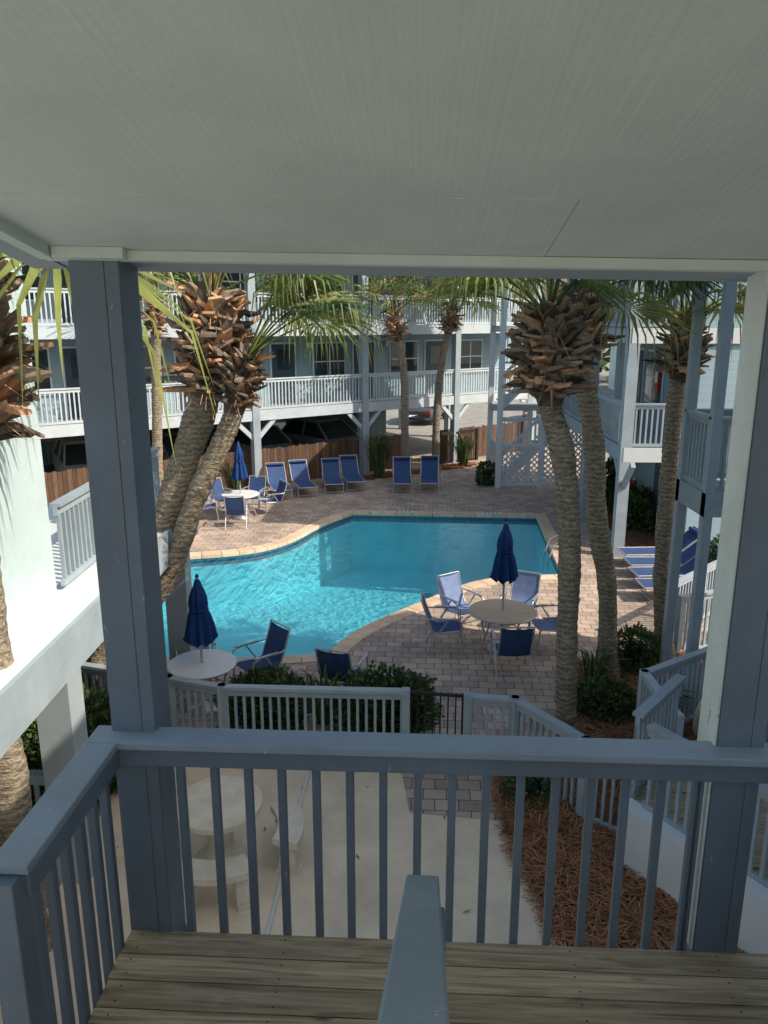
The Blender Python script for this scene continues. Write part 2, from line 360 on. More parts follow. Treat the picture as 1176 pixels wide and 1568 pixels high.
def bumpysheet(name,poly,z,m,amp=.05,straw=0,cell=.18):
    xs=[p[0] for p in poly];ys=[p[1] for p in poly]
    def inside(x,y):
        c=False;k=len(poly);j=k-1
        for i in range(k):
            xi,yi=poly[i];xj,yj=poly[j]
            if (yi>y)!=(yj>y) and x<(xj-xi)*(y-yi)/(yj-yi)+xi: c=not c
            j=i
        return c
    b=MB([m,M_straw])
    nx=int((max(xs)-min(xs))/cell)+1; ny=int((max(ys)-min(ys))/cell)+1
    zz=lambda x,y: z+amp*noise.noise(Vector((x*1.7,y*1.7,0)))
    for a in range(nx):
        for c in range(ny):
            x=min(xs)+a*cell;y=min(ys)+c*cell
            if inside(x+cell/2,y+cell/2):
                b.add([(x,y,zz(x,y)),(x+cell,y,zz(x+cell,y)),(x+cell,y+cell,zz(x+cell,y+cell)),(x,y+cell,zz(x,y+cell))],[(0,1,2,3)],0)
    k=0
    while k<straw:
        x=random.uniform(min(xs)-.06,max(xs));y=random.uniform(min(ys),max(ys))
        if inside(x,y) or inside(x+.08,y):
            k+=1;t=random.uniform(0,6.28);l=random.uniform(.05,.14);z0=zz(x,y)+random.uniform(.01,.05)
            d=Vector((math.cos(t),math.sin(t),random.uniform(-.2,.3)))*l;s_=Vector((-math.sin(t),math.cos(t),0))*.005
            p=Vector((x,y,z0)); b.add([p-d-s_,p-d+s_,p+d+s_,p+d-s_],[(0,1,2,3)],1)
    return b.obj(name)
bumpysheet('mulch_bed',[(1.65,5.0),(1.62,6.1),(1.45,7.0),(1.38,7.6),(1.42,8.3),(1.5,9.0),(1.75,9.0),(3.3,9.0),(3.3,5.0)],.05,M_mulch,.07,8000,.06)
bumpysheet('mulch_bed',[(2.7,9.2),(2.7,10.6),(3.0,11.6),(3.5,12.1),(5.2,12.6),(5.6,12.2),(5.6,9.2)],.05,M_mulch,.06,3500,.1)
bumpysheet('mulch_bed',[(6.3,18.4),(6.2,22),(6.4,25.3),(7.3,25.3),(7.3,18.4)],.04,M_mulch,.05,900,.2)
bumpysheet('mulch_bed',[(-1.3,27.3),(-.4,27.2),(3.6,29.9),(3.7,30.6),(3.2,30.6),(-1.2,27.6)],.04,M_mulch,.04,600,.2)
bumpysheet('mulch_bed',[(-6.3,8.0),(-3.2,8.0),(-3.2,11.3),(-6.3,11.3)],.04,M_mulch,.05,900,.2)
b=MB([L3,B1,LF2])
for i in range(260):
    x=random.uniform(-6,6);y=random.uniform(5.5,26)
    t=random.uniform(0,6.28);l=random.uniform(.02,.06);d=Vector((math.cos(t),math.sin(t),.1))*l;s_=Vector((-math.sin(t),math.cos(t),0))*l*.3
    if -7.4<x<4.9 and 11.7<y<22.8: continue
    p=Vector((x,y,.022)); b.add([p-d,p+s_,p+d,p-s_],[(0,1,2,3)],i%3)
b.obj('fallen_leaves')

# ---------------------------------------------------------------- landing (camera stands on its stair)
LM=Matrix.Rotation(-.05,4,'Z'); DZ=2.8
b=MB([M_deck,M_rail,M_iron]); 
y=3.0
while y>1.9:
    b.box(-1.345+random.uniform(-.004,.004),1.62,y-.136,y,DZ-.04,DZ+random.uniform(-.001,.001),0)
    for x in (-1.28,-.6,.05,.7,1.35):
        for q in (.03,.105):
            xx=x+random.uniform(-.01,.01); b.lathe([(.0045,DZ+.0012),(.003,DZ+.002)],(xx,y-q,0),2,8)
    y-=.1435
b.box(-1.33,1.6,1.9,2.97,DZ-.28,DZ-.045,1)
o=b.obj('landing_deck'); o.matrix_world=LM
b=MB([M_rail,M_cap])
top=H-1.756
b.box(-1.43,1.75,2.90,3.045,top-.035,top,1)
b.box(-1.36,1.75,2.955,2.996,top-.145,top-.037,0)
x=-1.06
while x<1.25:
    dx=random.uniform(-.004,.004); b.box(x-.018+dx,x+.018+dx,3.003,3.041,DZ-.14,top-.045,0); x+=.151
b.box(1.2,1.235,3.003,3.041,DZ-.14,top-.045,0)
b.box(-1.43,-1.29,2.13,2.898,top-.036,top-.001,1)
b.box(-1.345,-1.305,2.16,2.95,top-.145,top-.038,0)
for i in range(6): yy=2.28+i*.125; b.box(-1.388,-1.35,yy-.019,yy+.019,DZ-.14,top-.045,0)
b.box(-1.42,-1.32,2.08,2.18,DZ-.3,top-.041,0)
b.box(-2.7,-1.433,2.06,2.20,top-.05,top-.012,1); b.box(-2.7,-1.43,2.105,2.15,top-.15,top-.052,0)
for i in range(9): xx=-1.56-i*.125; b.box(xx-.019,xx+.019,2.152,2.188,DZ-.14,top-.055,0)
b.box(-2.7,-1.43,2.10,2.20,DZ-.28,DZ-.02,0)
b.box(-2.8,-2.7,2.08,2.18,0,top-.02,0)
b.box(1.56,1.70,.4,2.898,top-.036,top-.001,1)
for i in range(19): yy=.5+i*.125; b.box(1.655,1.69,yy-.019,yy+.019,DZ-.14,top-.045,0)
o=b.obj('landing_railing',.005); o.matrix_world=LM
zc=lambda x,y:H+.235+.17*(3.0-y)-.019*x
for nm,x0,x1 in (('porch_post',-1.35,-1.155),('porch_post',1.265,1.46)):
    b=MB([M_rail,M_litface])
    b.box(x0,x1,3.004,3.2,0,H+.27,0)
    b.box(x0+.001,x0+.137,2.996,3.002,DZ-.1,H+.22,0); b.box(x0+.1385,x1-.001,2.9965,3.003,DZ-.1,H+.22,0)
    if x0>0: b.box(x0-.012,x0-.001,3.006,3.19,DZ,H+.2,1)  # thin pale sheet added where the right post's left face catches sky light
    b.box(x0-.018,x1+.018,2.985,3.22,DZ-.3,DZ-.16,0)
    o=b.obj(nm,.003); o.matrix_world=LM
b=MB([M_ceil,M_soffit])
def slabq(x0,x1,y0,y1,th,m,dz=0,zf=zc):
    q=[(x0,y0),(x1,y0),(x1,y1),(x0,y1)]
    b.hexa([(x,y,zf(x,y)+dz) for x,y in q],[(x,y,zf(x,y)+dz+th) for x,y in q],m)
slabq(-1.42,.44,2.38,3.05,.015,0); slabq(.443,1.64,2.38,3.05,.015,0,.001)
slabq(-1.42,1.64,.3,2.377,.015,0,.0015)
slabq(-1.6,1.8,.25,3.25,.16,1,.018)
slabq(-1.44,1.66,3.0,3.03,.036,0,-.038)
slabq(-1.44,1.66,3.042,3.26,.16,1,-.02)
slabq(-1.455,-1.40,.25,2.998,.04,0,-.04); slabq(-1.60,-1.458,.25,3.24,.2,1,-.02)
slabq(1.60,1.655,.25,2.998,.04,0,-.04); slabq(1.658,1.8,.25,3.24,.2,1,-.02)
slabq(-1.39,-1.12,2.955,2.997,.04,0,-.042)
o=b.obj('porch_ceiling'); o.matrix_world=LM
b=MB([M_cap,M_rail])
p1=Vector((.018,2.15,top-.02)); p0=Vector((-.003,.9,H-.984-.02)); dd=(p1-p0); p00=p0-dd*.9
b.beam(p00,p1,.106,.038,0); b.beam(p00+Vector((.0,0,-.075)),p1+Vector((.0,-.06,-.075)),.04,.09,1)
b.box(.0,.09,1.98,2.09,DZ,top-.06,1)
for i in range(8):
    yy=1.85-i*.14; zz=p1.z+(2.15-yy)*(p0.z-p1.z)/1.25
    b.box(-.018,.018,yy-.018,yy+.018,zz-.95,zz-.08,1)
o=b.obj('stair_handrail',.007); o.matrix_world=LM
b=MB([M_deck,M_rail])
for i in range(9):
    b.box(-1.2,1.5,1.75-i*.27,2.03-i*.27,DZ+.165*(i+1)-.04,DZ+.165*(i+1),0)
b.beam((-1.22,2.0,DZ+.05),(-1.22,-.4,DZ+1.52),.04,.25,1); b.beam((1.52,2.0,DZ+.05),(1.52,-.4,DZ+1.52),.04,.25,1)
o=b.obj('wooden_stairs',.004); o.matrix_world=LM

# ---------------------------------------------------------------- buildings
F2,F3,RF=2.67,5.40,8.1
def wing(name,p0,d,side,L,depth=9,openground=True,endrail=False,wallm=0,rail=2,postsp=3.9,oh=.5):
    d=Vector((d[0],d[1],0)).normalized(); nn=Vector((-d.y,d.x,0))*side
    M=Matrix(((d.x,nn.x,0,p0[0]),(d.y,nn.y,0,p0[1]),(0,0,1,0),(0,0,0,1)))
    b=MB([M_bluewall,M_soffit,M_farrail,M_white,M_door,M_glass,M_dark,M_shaderail]); b.M=M
    for F in (F2,F3):
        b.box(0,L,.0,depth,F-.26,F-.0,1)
        b.box(-.03,L+.03,-.035,-.002,F-.32,F+.02,rail)
        b.railing((.02,.03),(L-.02,.03),F,1.05,.13,.04,rail,.11)
        if endrail: b.railing((.04,.06),(.04,1.55),F,1.05,.13,.038,rail,.11); b.box(-.034,-.003,.0,depth,F-.32,F+.02,3)
        b.box(.02,L-.02,1.62,depth-.02,F+.002,(F3-.27 if F==F2 else RF-.01),wallm)
        x=.8; i=0
        while x<L-1.4:
            if i%2==0:
                b.box(x-.06,x+.98,1.575,1.615,F+.01,F+2.16,3); b.box(x,x+.92,1.545,1.57,F+.02,F+2.09,4)
                b.box(x+.2,x+.72,1.53,1.543,F+1.2,F+1.9,5)
            else:
                b.box(x-.06,x+1.36,1.575,1.615,F+.72,F+2.14,3); b.box(x,x+1.3,1.55,1.572,F+.78,F+2.08,5)
                b.box(x+.63,x+.67,1.535,1.548,F+.78,F+2.08,3); b.box(x,x+1.3,1.536,1.547,F+1.42,F+1.46,3)
            x+=1.75; i+=1
        x=2.3
        while x<L: b.tube([(x,1.5,F+1.95),(x,1.5,F+2.15)],.06,3,8); x+=3.5
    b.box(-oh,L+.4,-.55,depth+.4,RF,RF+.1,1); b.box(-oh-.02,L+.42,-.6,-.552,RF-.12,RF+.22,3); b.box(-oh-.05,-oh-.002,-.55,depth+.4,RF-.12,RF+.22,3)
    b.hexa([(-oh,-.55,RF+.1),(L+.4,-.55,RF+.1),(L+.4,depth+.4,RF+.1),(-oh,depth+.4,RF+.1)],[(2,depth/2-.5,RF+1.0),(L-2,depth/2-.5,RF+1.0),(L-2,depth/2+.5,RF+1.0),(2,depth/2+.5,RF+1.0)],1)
    k=max(1,round(L/postsp))
    for i in range(k+1):
        x=.1+(L-.2)*i/k; b.box(x-.13,x+.13,-.07,.19,0,RF-.01,7)
        b.beam((x+.05,.06,F2-.95),(x+.75,.06,F2-.27),.10,.14,rail); b.beam((x-.05,.06,F2-.95),(x-.75,.06,F2-.27),.10,.14,rail)
    if openground:
        for i in range(k+1):
            x=.1+(L-.2)*i/k
            for yy in (5.5,depth-.3): b.box(x-.17,x+.17,yy-.17,yy+.17,0,F2-.27,1)
        b.box(.02,16.5,depth-.25,depth-.05,-.01,F2-.27,0)
        b.box(19.5,21.0,3.2,depth-.8,-.01,F2-.27,wallm)
    else:
        b.box(.02,L-.02,1.62,depth-.02,-.02,F2-.27,wallm)
        b.box(1.5,2.5,1.575,1.612,.0,2.1,4); b.box(5,6.3,1.575,1.612,.8,2.0,5)
    o=b.obj(name); return M
MW=wing('apartment_shade_block',(-15,17.7),(21,15.3),1,26.6,9.5,True,rail=2,postsp=4.4)
wing('apartment_shade_block',(5.62,17.9),(.3,10),-1,7.4,8,False,True,rail=7,oh=.05)
b=MB([M_bluewall,M_soffit,M_shaderail,M_white,M_door,M_glass])
b.box(5.15,9,-3.5,10.3,-.02,9.1,0); b.box(4.85,9.4,-3.8,10.5,9.103,9.25,1); b.box(4.83,4.848,-3.8,10.5,8.95,9.35,3)  # out-of-view block added and sized to keep sun off patio and landing
b.box(4.45,8,10.35,11.4,3.0,3.25,1); b.box(4.42,4.447,10.32,11.42,2.95,3.28,2); b.box(4.42,8,10.315,10.347,2.95,3.28,2)
b.railing((4.5,10.4),(5.12,10.4),3.25,1.08,.12,.038,2); b.railing((4.48,10.4),(4.48,11.35),3.25,1.08,.12,.038,2); b.railing((4.5,11.35),(8,11.35),3.25,1.08,.12,.038,2)
for yy in (10.4,11.35): b.box(4.42,4.55,yy-.065,yy+.065,0,8.1,2)
b.obj('apartment_shade_block')
b=MB([M_stucco,M_soffit,M_shaderail,M_dark,M_white])
b.box(-8,-3.48,3.2,7.75,2.803,9.4,0)
b.box(-8,-2.95,1.0,11.6,2.50,2.80,4); b.box(-2.947,-2.90,1.0,11.6,2.38,2.84,2)
b.box(-8,-2.96,11.602,11.65,2.38,2.84,2)
b.railing((-3.42,7.78),(-3.42,11.5),2.8,.95,.125,.038,2,.12)
for yy in (3.0,6.9,11.3): b.box(-3.35,-3.02,yy-.17,yy+.17,0,2.497,1)
b.railing((-8,7.4),(-3.4,7.0),0,1.1,.12,.038,2,.1)
b.box(-8,-7.8,1,11.6,-.01,2.49,0)
b.obj('stucco_stair_building')
b=MB([M_white,M_farrail,M_soffit])
x0,x1,y0,y1=3.9,6.8,25.9,28.3
for xx in (x0,(x0+x1)/2,x1):
    for yy in (y0,y1): b.box(xx-.09,xx+.09,yy-.09,yy+.09,0,8.2,0)
for F in (F2,F3): 
    b.box(x0-.05,x1+.05,y1-.9,y1+.1,F-.2,F,2); 
    b.railing((x0+.1,y0),(x1-.1,y0),F+(-1.25),1.0,.13,.035,0,.1)
    b.beam((x0+.1,y0+.35,F-2.6),(x1-.3,y0+.35,F-.1),.05,.28,0)
    b.beam((x0+.1,y0+.3,F-1.6),(x1-.3,y0+.3,F+.9),.06,.09,0)
    for i in range(16):
        t=(i+.5)/16; b.box(x0+.1+(x1-x0-.4)*t-.13,x0+.1+(x1-x0-.4)*t+.13,y0+.4,y0+1.4,F-2.6+2.5*t,F-2.56+2.5*t,2)
        b.box(x0+.1+(x1-x0-.4)*t-.02,x0+.1+(x1-x0-.4)*t+.02,y0+.28,y0+.32,F-2.5+2.5*t,F-1.6+2.5*t,0)
b.box(x0-.3,x1+.3,y0-.3,y1+.3,8.2,8.35,2)
def lattice(pa,pb_,z0,z1):
    pa=Vector((*pa,0));pb2=Vector((*pb_,0));L=(pb2-pa).length;hh=z1-z0;d=(pb2-pa)/L
    pos=lambda s_,z:(pa+d*s_)+Vector((0,0,z))
    b.beam(pos(0,z0),pos(L,z0),.06,.1,0);b.beam(pos(0,z1),pos(L,z1),.06,.1,0)
    s_=-hh
    while s_<L:
        for sg in (1,-1):
            a0,a1=(s_,s_+hh)
            t0=max(0,a0);t1=min(L,a1)
            if t1-t0>.05:
                za=z0+(t0-a0) if sg==1 else z1-(t0-a0); zb=z0+(t1-a0) if sg==1 else z1-(t1-a0)
                off=Vector((0,.012*sg,0)); b.beam(pos(t0,za)+off,pos(t1,zb)+off,.012,.05,0)
        s_+=.20
lattice((x0+.09,y0),((x0+x1)/2-.09,y0),.12,1.45); lattice(((x0+x1)/2+.09,y0),(x1-.09,y0),.12,2.2)
lattice((x0,y0+.09),(x0,y1-.09),.12,1.45)
b.obj('stair_tower')

def fence(name,pts,z=0,h=1.05,m=M_shaderail,posts=1.6,sp=.115,pw=.034):
    b=MB([m])
    for a,c in zip(pts[:-1],pts[1:]): b.railing(a,c,z,h,sp,pw,0,.11,posts)
    return b.obj(name)
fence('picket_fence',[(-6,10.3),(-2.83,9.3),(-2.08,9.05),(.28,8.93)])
fence('picket_fence',[(1.05,8.80),(1.63,8.72),(2.27,7.75),(2.72,7.35)])
b=MB([M_iron]); 
for zz in (.12,1.02): b.beam((.33,8.93,zz),(1.0,8.82,zz),.03,.035,0)
for i in range(8): 
    t=i/7; b.beam((.33+.67*t,8.93-.11*t,.08),(.33+.67*t,8.93-.11*t,1.05),.018 if 0<i<7 else .045,.018 if 0<i<7 else .045,0)
b.obj('iron_gate')
b=MB([M_iron]); b.railing((2.2,30.2),(3.8,31.3),0,1.3,.11,.02,0,.03,1.0); b.obj('iron_gate')
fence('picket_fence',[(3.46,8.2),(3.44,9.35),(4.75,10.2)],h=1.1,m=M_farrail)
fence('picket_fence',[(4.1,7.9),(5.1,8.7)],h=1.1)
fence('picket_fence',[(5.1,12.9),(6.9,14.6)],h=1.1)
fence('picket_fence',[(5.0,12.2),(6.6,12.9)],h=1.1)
b=MB([M_white,M_deck,M_shaderail])
b.hexa([(2.45,7.05,-.02),(2.6,7.15,-.02),(3.75,5.3,-.02),(3.6,5.2,-.02)],[(2.45,7.05,.72),(2.6,7.15,.72),(3.75,5.3,.72),(3.6,5.2,.72)],0)
b.hexa([(2.605,7.15,.5),(3.4,8.1,.5),(5.1,8.1,.5),(5.1,5.2,.5),(3.76,5.3,.5)],[(2.605,7.15,.66),(3.4,8.1,.66),(5.1,8.1,.66),(5.1,5.2,.66),(3.76,5.3,.66)],1)
b.railing((2.62,7.2),(3.4,8.1),.66,1.0,.12,.036,2); b.railing((2.68,7.0),(3.7,5.35),.66,1.0,.12,.036,2)
b.obj('raised_walkway')

b=MB([M_woodf]); b.M=MW
x=.3
while x<27:
    if not (19.8<x<21.2):
        b.box(x,x+.13,.42,.445,.02,1.30+random.uniform(-.03,.03),0)
    x+=.14
b.box(.3,19.8,.45,.49,.35,.44,0); b.box(.3,19.8,.45,.49,1.05,1.14,0); b.box(21.2,27,.45,.49,1.05,1.14,0)
b.obj('wooden_fence')

def car(x,y,rot,col,nm='parked_car',sc=1.0):
    cm=mat('car_paint',col,.18,2,.05,5,0,spec=.8)
    b=MB([cm,M_glass,M_iron,M_chrome,M_red]); b.M=frame(x,y,0,rot)@Matrix.Scale(sc,4,(0,0,1))
    st=[(-2.25,.45,.78,.72),(-2.1,.3,.9,.84),(-1.5,.24,.97,.9),(0,.22,.97,.91),(1.0,.24,.95,.9),(1.8,.26,.84,.87),(2.15,.32,.72,.78),(2.28,.42,.6,.66)]
    vs=[]
    for X,zl,zh,hw in st:
        vs+=[(X,-hw*.92,zl),(X,-hw,(zl+zh)/2),(X,-hw*.93,zh-.03),(X,-hw*.8,zh),(X,hw*.8,zh),(X,hw*.93,zh-.03),(X,hw,(zl+zh)/2),(X,hw*.92,zl)]
    fs=[(i*8+j,i*8+(j+1)%8,(i+1)*8+(j+1)%8,(i+1)*8+j) for i in range(7) for j in range(8)]+[tuple(range(8)),tuple(range(56,64))]
    b.add(vs,fs,0,True)
    q=lambda xa,xb,w_,z:[(xa,-w_,z),(xb,-w_,z),(xb,w_,z),(xa,w_,z)]
    b.hexa(q(-1.75,1.1,.80,.94),q(-1.25,.35,.64,1.40),1); b.hexa(q(-1.27,.37,.66,1.40),q(-1.1,.2,.56,1.47),0)
    for xa,xb in ((-1.75,-1.25),(1.1,.35),(-.35,-.38)):
        for s_ in (-1,1): b.beam((xa,s_*.81,.94),(xb,s_*.655,1.41),.06,.06,0)
    for X in (-1.4,1.4):
        for s_ in (-1,1):
            b.tube([(X,s_*.72,.33),(X,s_*.93,.33)],.33,2,18); b.tube([(X,s_*.925,.33),(X,s_*.945,.33)],.2,3,12)
    for s_ in (-1,1): b.box(2.16,2.3,s_*.6-.15,s_*.6+.15,.58,.7,3); b.box(-2.28,-2.15,s_*.62-.12,s_*.62+.12,.68,.82,4)
    b.box(2.22,2.31,-.3,.3,.45,.55,2)
    b.obj(nm)
def wl(l,y): p=MW@Vector((l,y,0)); return p.x,p.y
aw=math.atan2(-.808,.589)
for l,c in ((11.6,(.20,.22,.25)),(14.9,(.34,.36,.40)),(17.9,(.30,.31,.33)),(8.6,(.55,.55,.55))):
    x,y=wl(l,3.2); car(x,y,aw+random.uniform(-.25,.25),c,sc=1.2)
for x,y,r,c in ((2.4,44,1.3,(.06,.065,.075)),(9.5,45,1.1,(.35,.37,.40)),(-7,44,.3,(.1,.05,.05)),(-13,40,.6,(.3,.3,.3))): car(x,y,r,c)

# ---------------------------------------------------------------- palms
def palm(name,pts,r0,r1,headlen=.85,headr=.4,nleaf=30,R=.85,seed=1,nboot=120,drop=0,yel=.4,nseg=30,extra=(),tan=2):
    rnd=random.Random(seed)
    b=MB([T1,B1,B2,B3,L1,L2,L3,L4])
    P=[Vector(p) for p in pts]
    S=[]
    Q=[P[0]*2-P[1]]+P+[P[-1]*2-P[-2]]
    for i in range(1,len(Q)-2):
        for k in range(10):
            t=k/10;a,b0,c,d=Q[i-1],Q[i],Q[i+1],Q[i+2]
            S.append(.5*((2*b0)+(c-a)*t+(2*a-5*b0+4*c-d)*t*t+(3*b0-a-3*c+d)*t**3))
    S.append(P[-1])
    D=[]
    for i in range(len(S)-1):
        for k in range(4): D.append(S[i].lerp(S[i+1],k/4))
    D.append(S[-1]); n=len(D)
    rs=[]
    for i in range(n):
        t=i/(n-1); r=r0+(r1-r0)*t+ (.10*max(0,.06-t)/.06 if t<.06 else 0)
        rs.append(r*(1+.05*((i%3)/2-.5)+.16*noise.noise(D[i]*3)+rnd.uniform(-.03,.03)))
    b.tube(D,rs,0,16)
    top=P[-1]; ax=(P[-1]-P[-2]).normalized(); base=top-ax*headlen*.55
    a=ax.orthogonal().normalized(); c=ax.cross(a)
    b.tube([base-ax*.1,base+ax*headlen*.2,base+ax*headlen*.7,base+ax*headlen*1.05],[r1,headr*.55,headr*.55,headr*.25],3,12)
    for i in range(nboot):
        h=i/nboot; th=i*2.39996+rnd.uniform(-.4,.4)
        rr=headr*(.45+.28*math.sin(math.pi*min(1,h*1.1)))*rnd.uniform(.75,1.15)
        out=a*math.cos(th)+c*math.sin(th); e=rad(rnd.uniform(-12,45)+36*h)
        d=(out*math.cos(e)+ax*math.sin(e)+ (a*rnd.uniform(-.6,.6)+c*rnd.uniform(-.6,.6))).normalized()
        p=base+ax*headlen*h+out*rr*.7; L=rnd.uniform(.5,1.25)*headr*.72
        s_=d.cross(ax)
        if s_.length<.05: s_=a.copy()
        s_.normalize(); u=s_.cross(d).normalized()
        w0=headr*.19*rnd.uniform(.65,1.35);w1=w0*rnd.uniform(.3,.95);tk=headr*.06
        q=p+d*L*.55+ u*L*.05; e2=p+d*L+u*L*rnd.uniform(-.25,.12); sk=s_*w1*rnd.uniform(-.7,.7); tl=d*L*rnd.uniform(-.22,.22)
        m=rnd.choice([1,1,1,2,3]) if tan<2 else rnd.choice([1,1,1,2,2,3])
        vs=[p-s_*w0-u*tk,p+s_*w0-u*tk,p+s_*w0+u*tk,p-s_*w0+u*tk,q-s_*w0*.85-u*tk,q+s_*w0*.85-u*tk,q+s_*w0*.85+u*tk,q-s_*w0*.85+u*tk,e2-s_*w1-u*tk*.6+sk+tl,e2+s_*w1-u*tk*.6+sk-tl,e2+s_*w1+u*tk*.6+sk-tl,e2-s_*w1+u*tk*.6+sk+tl]
        fs=[(3,2,1,0),(8,9,10,11)]+[(o_+j,o_+(j+1)%4,o_+4+(j+1)%4,o_+4+j) for o_ in (0,4) for j in range(4)]
        b.add(vs,fs,m)
    org=base+ax*headlen*1.0
    for i in range(nboot//2):
        th=rnd.uniform(0,6.28); h=rnd.uniform(.0,1); out=a*math.cos(th)+c*math.sin(th)
        p=base+ax*headlen*h+out*headr*.5; d=(out+ax*rnd.uniform(-.9,.8)).normalized(); l=headr*rnd.uniform(.4,1.1); s_=d.cross(ax).normalized()*.006
        q=p+d*l+Vector((0,0,-.3*l)); b.add([p-s_,p+s_,q+s_*.4,q-s_*.4],[(0,1,2,3)],rnd.choice([1,2]))
    spec=[(None,None)]*nleaf+list(extra)
    for i,(exa,exe) in enumerate(spec):
        th=i*2.39996+rnd.uniform(-.3,.3); f=(i+.5)/max(1,nleaf)
        e=rad(86-(60+drop)*f+rnd.uniform(-8,8))
        if exa is not None: th=rad(exa);e=rad(exe)
        out=Vector((math.cos(th),math.sin(th),0)); d=(out*math.cos(e)+Vector((0,0,1))*math.sin(e)).normalized()
        PL=R*rnd.uniform(.85,1.2)
        pts_=[];p=org.copy();dd_=d.copy()
        for k in range(6):
            pts_.append(p.copy()); p=p+dd_*PL/5; dd_=(dd_+Vector((0,0,-.10))).normalized()
        m=4 if rnd.random()>yel else 5
        if rnd.random()<.07: m=6
        if rnd.random()<.10: m=7
        b.tube(pts_,[.022,.017,.014,.012,.011,.009],m,4,False)
        tip=pts_[-1]; fd=dd_; s_=fd.cross(Vector((0,0,1)))
        if s_.length<.1: s_=a.copy()
        s_.normalize(); tw=rnd.uniform(-.6,.6); u=s_.cross(fd).normalized(); s_=(s_*math.cos(tw)+u*math.sin(tw)).normalized(); u=s_.cross(fd).normalized()
        RR=R*rnd.uniform(.85,1.15); dr=rnd.uniform(.5,1.1)
        for k in range(nseg):
            g=(k/(nseg-1)-.5)*2; an=g*rad(112)
            cst=fd*math.cos(an)+s_*math.sin(an)+u*(.28*abs(g)); cst.normalize()
            L=RR*(1.0-.3*abs(g)**2)*rnd.uniform(.82,1.12); wd=RR*.020*rnd.uniform(.8,1.15)
            pr=cst.cross(u).normalized()*wd
            start=tip+fd*(.22*RR*(1-abs(g)))
            g_=Vector((0,0,-1))
            fold=u*wd*(.9 if k%2 else -.9)
            q1=start+cst*L*.42+g_*L*.03*dr; q2=start+cst*L*.74+g_*L*.20*dr; q3=start+cst*L*.86+g_*L*(.50+rnd.uniform(0,.35))*dr
            b.add([start,q1-pr-fold,q1+pr+fold,q2-pr*.6,q2+pr*.6,q3],[(0,1,2),(1,3,4,2),(3,5,4)],m)
    return b.obj(name)
palm('palm_tree',[(-4.15,9.75,0),(-3.9,9.9,1.07),(-3.0,10.0,2.1),(-2.5,10,3.3),(-2.0,10,4.3),(-1.82,10,4.85)],.15,.125,.65,.30,2,.92,11,90,yel=.8,nseg=36,extra=((8,50),(22,36),(-18,42),(45,60),(0,62),(30,52),(60,45)))
palm('palm_tree',[(-4.6,10.4,0),(-3.9,10.35,1.4),(-3.1,10.3,2.75),(-2.68,10.3,3.8),(-2.35,10.3,4.7),(-2.27,10.3,5.32)],.20,.19,1.2,.48,14,.95,12,240,yel=.6,drop=-14,extra=((175,32),(200,45),(150,40)))
palm('palm_tree',[(2.45,9.3,0),(2.38,9.3,1.39),(2.33,9.3,2.9),(2.19,9.3,3.97),(2.0,9.3,4.6),(1.96,9.3,5.2)],.135,.145,.9,.43,14,.9,13,190,yel=.5,extra=((185,30),(215,40),(160,42),(195,50)),tan=1)
palm('palm_tree',[(3.62,11.5,0),(3.52,11.5,1.5),(3.29,11.5,2.57),(3.16,11.5,3.78),(2.95,11.5,4.8),(2.85,11.5,5.55)],.15,.155,.8,.42,15,1.0,14,160,yel=.55,extra=((0,34),(-30,38),(20,42),(-10,52)))
palm('palm_tree',[(4.74,12.1,0),(4.6,12.1,1.5),(4.56,12.1,2.84),(4.55,12.1,4.2),(4.6,12.1,5.17)],.145,.13,.75,.36,12,.92,15,120,yel=.5,extra=((-10,42),(-50,45),(185,50),(-100,50)),tan=1)
palm('palm_tree',[(-3.27,5.95,0),(-3.27,5.95,2.0),(-3.26,5.95,4.0),(-3.2,5.95,5.4)],.15,.15,1.25,.47,16,1.05,16,230,yel=.5,extra=((0,35),(-20,50),(-50,35),(30,45),(-35,15)))
palm('palm_tree',[(.72,27.6,0),(.75,27.6,2),(.68,27.6,4.0),(.40,27.6,5.4)],.15,.12,.8,.42,20,1.05,17,80,yel=.7,nseg=18)
palm('palm_tree',[(1.95,28.6,0),(1.95,28.6,2),(2.1,28.6,4.0),(2.4,28.6,5.6)],.15,.12,.8,.38,20,1.05,18,80,yel=.6,nseg=18)
palm('palm_tree',[(-6.75,22.4,0),(-6.65,22.4,2),(-6.5,22.4,4.5),(-6.45,22.4,5.7)],.16,.13,.8,.36,18,1.0,19,80,yel=.8,nseg=18)

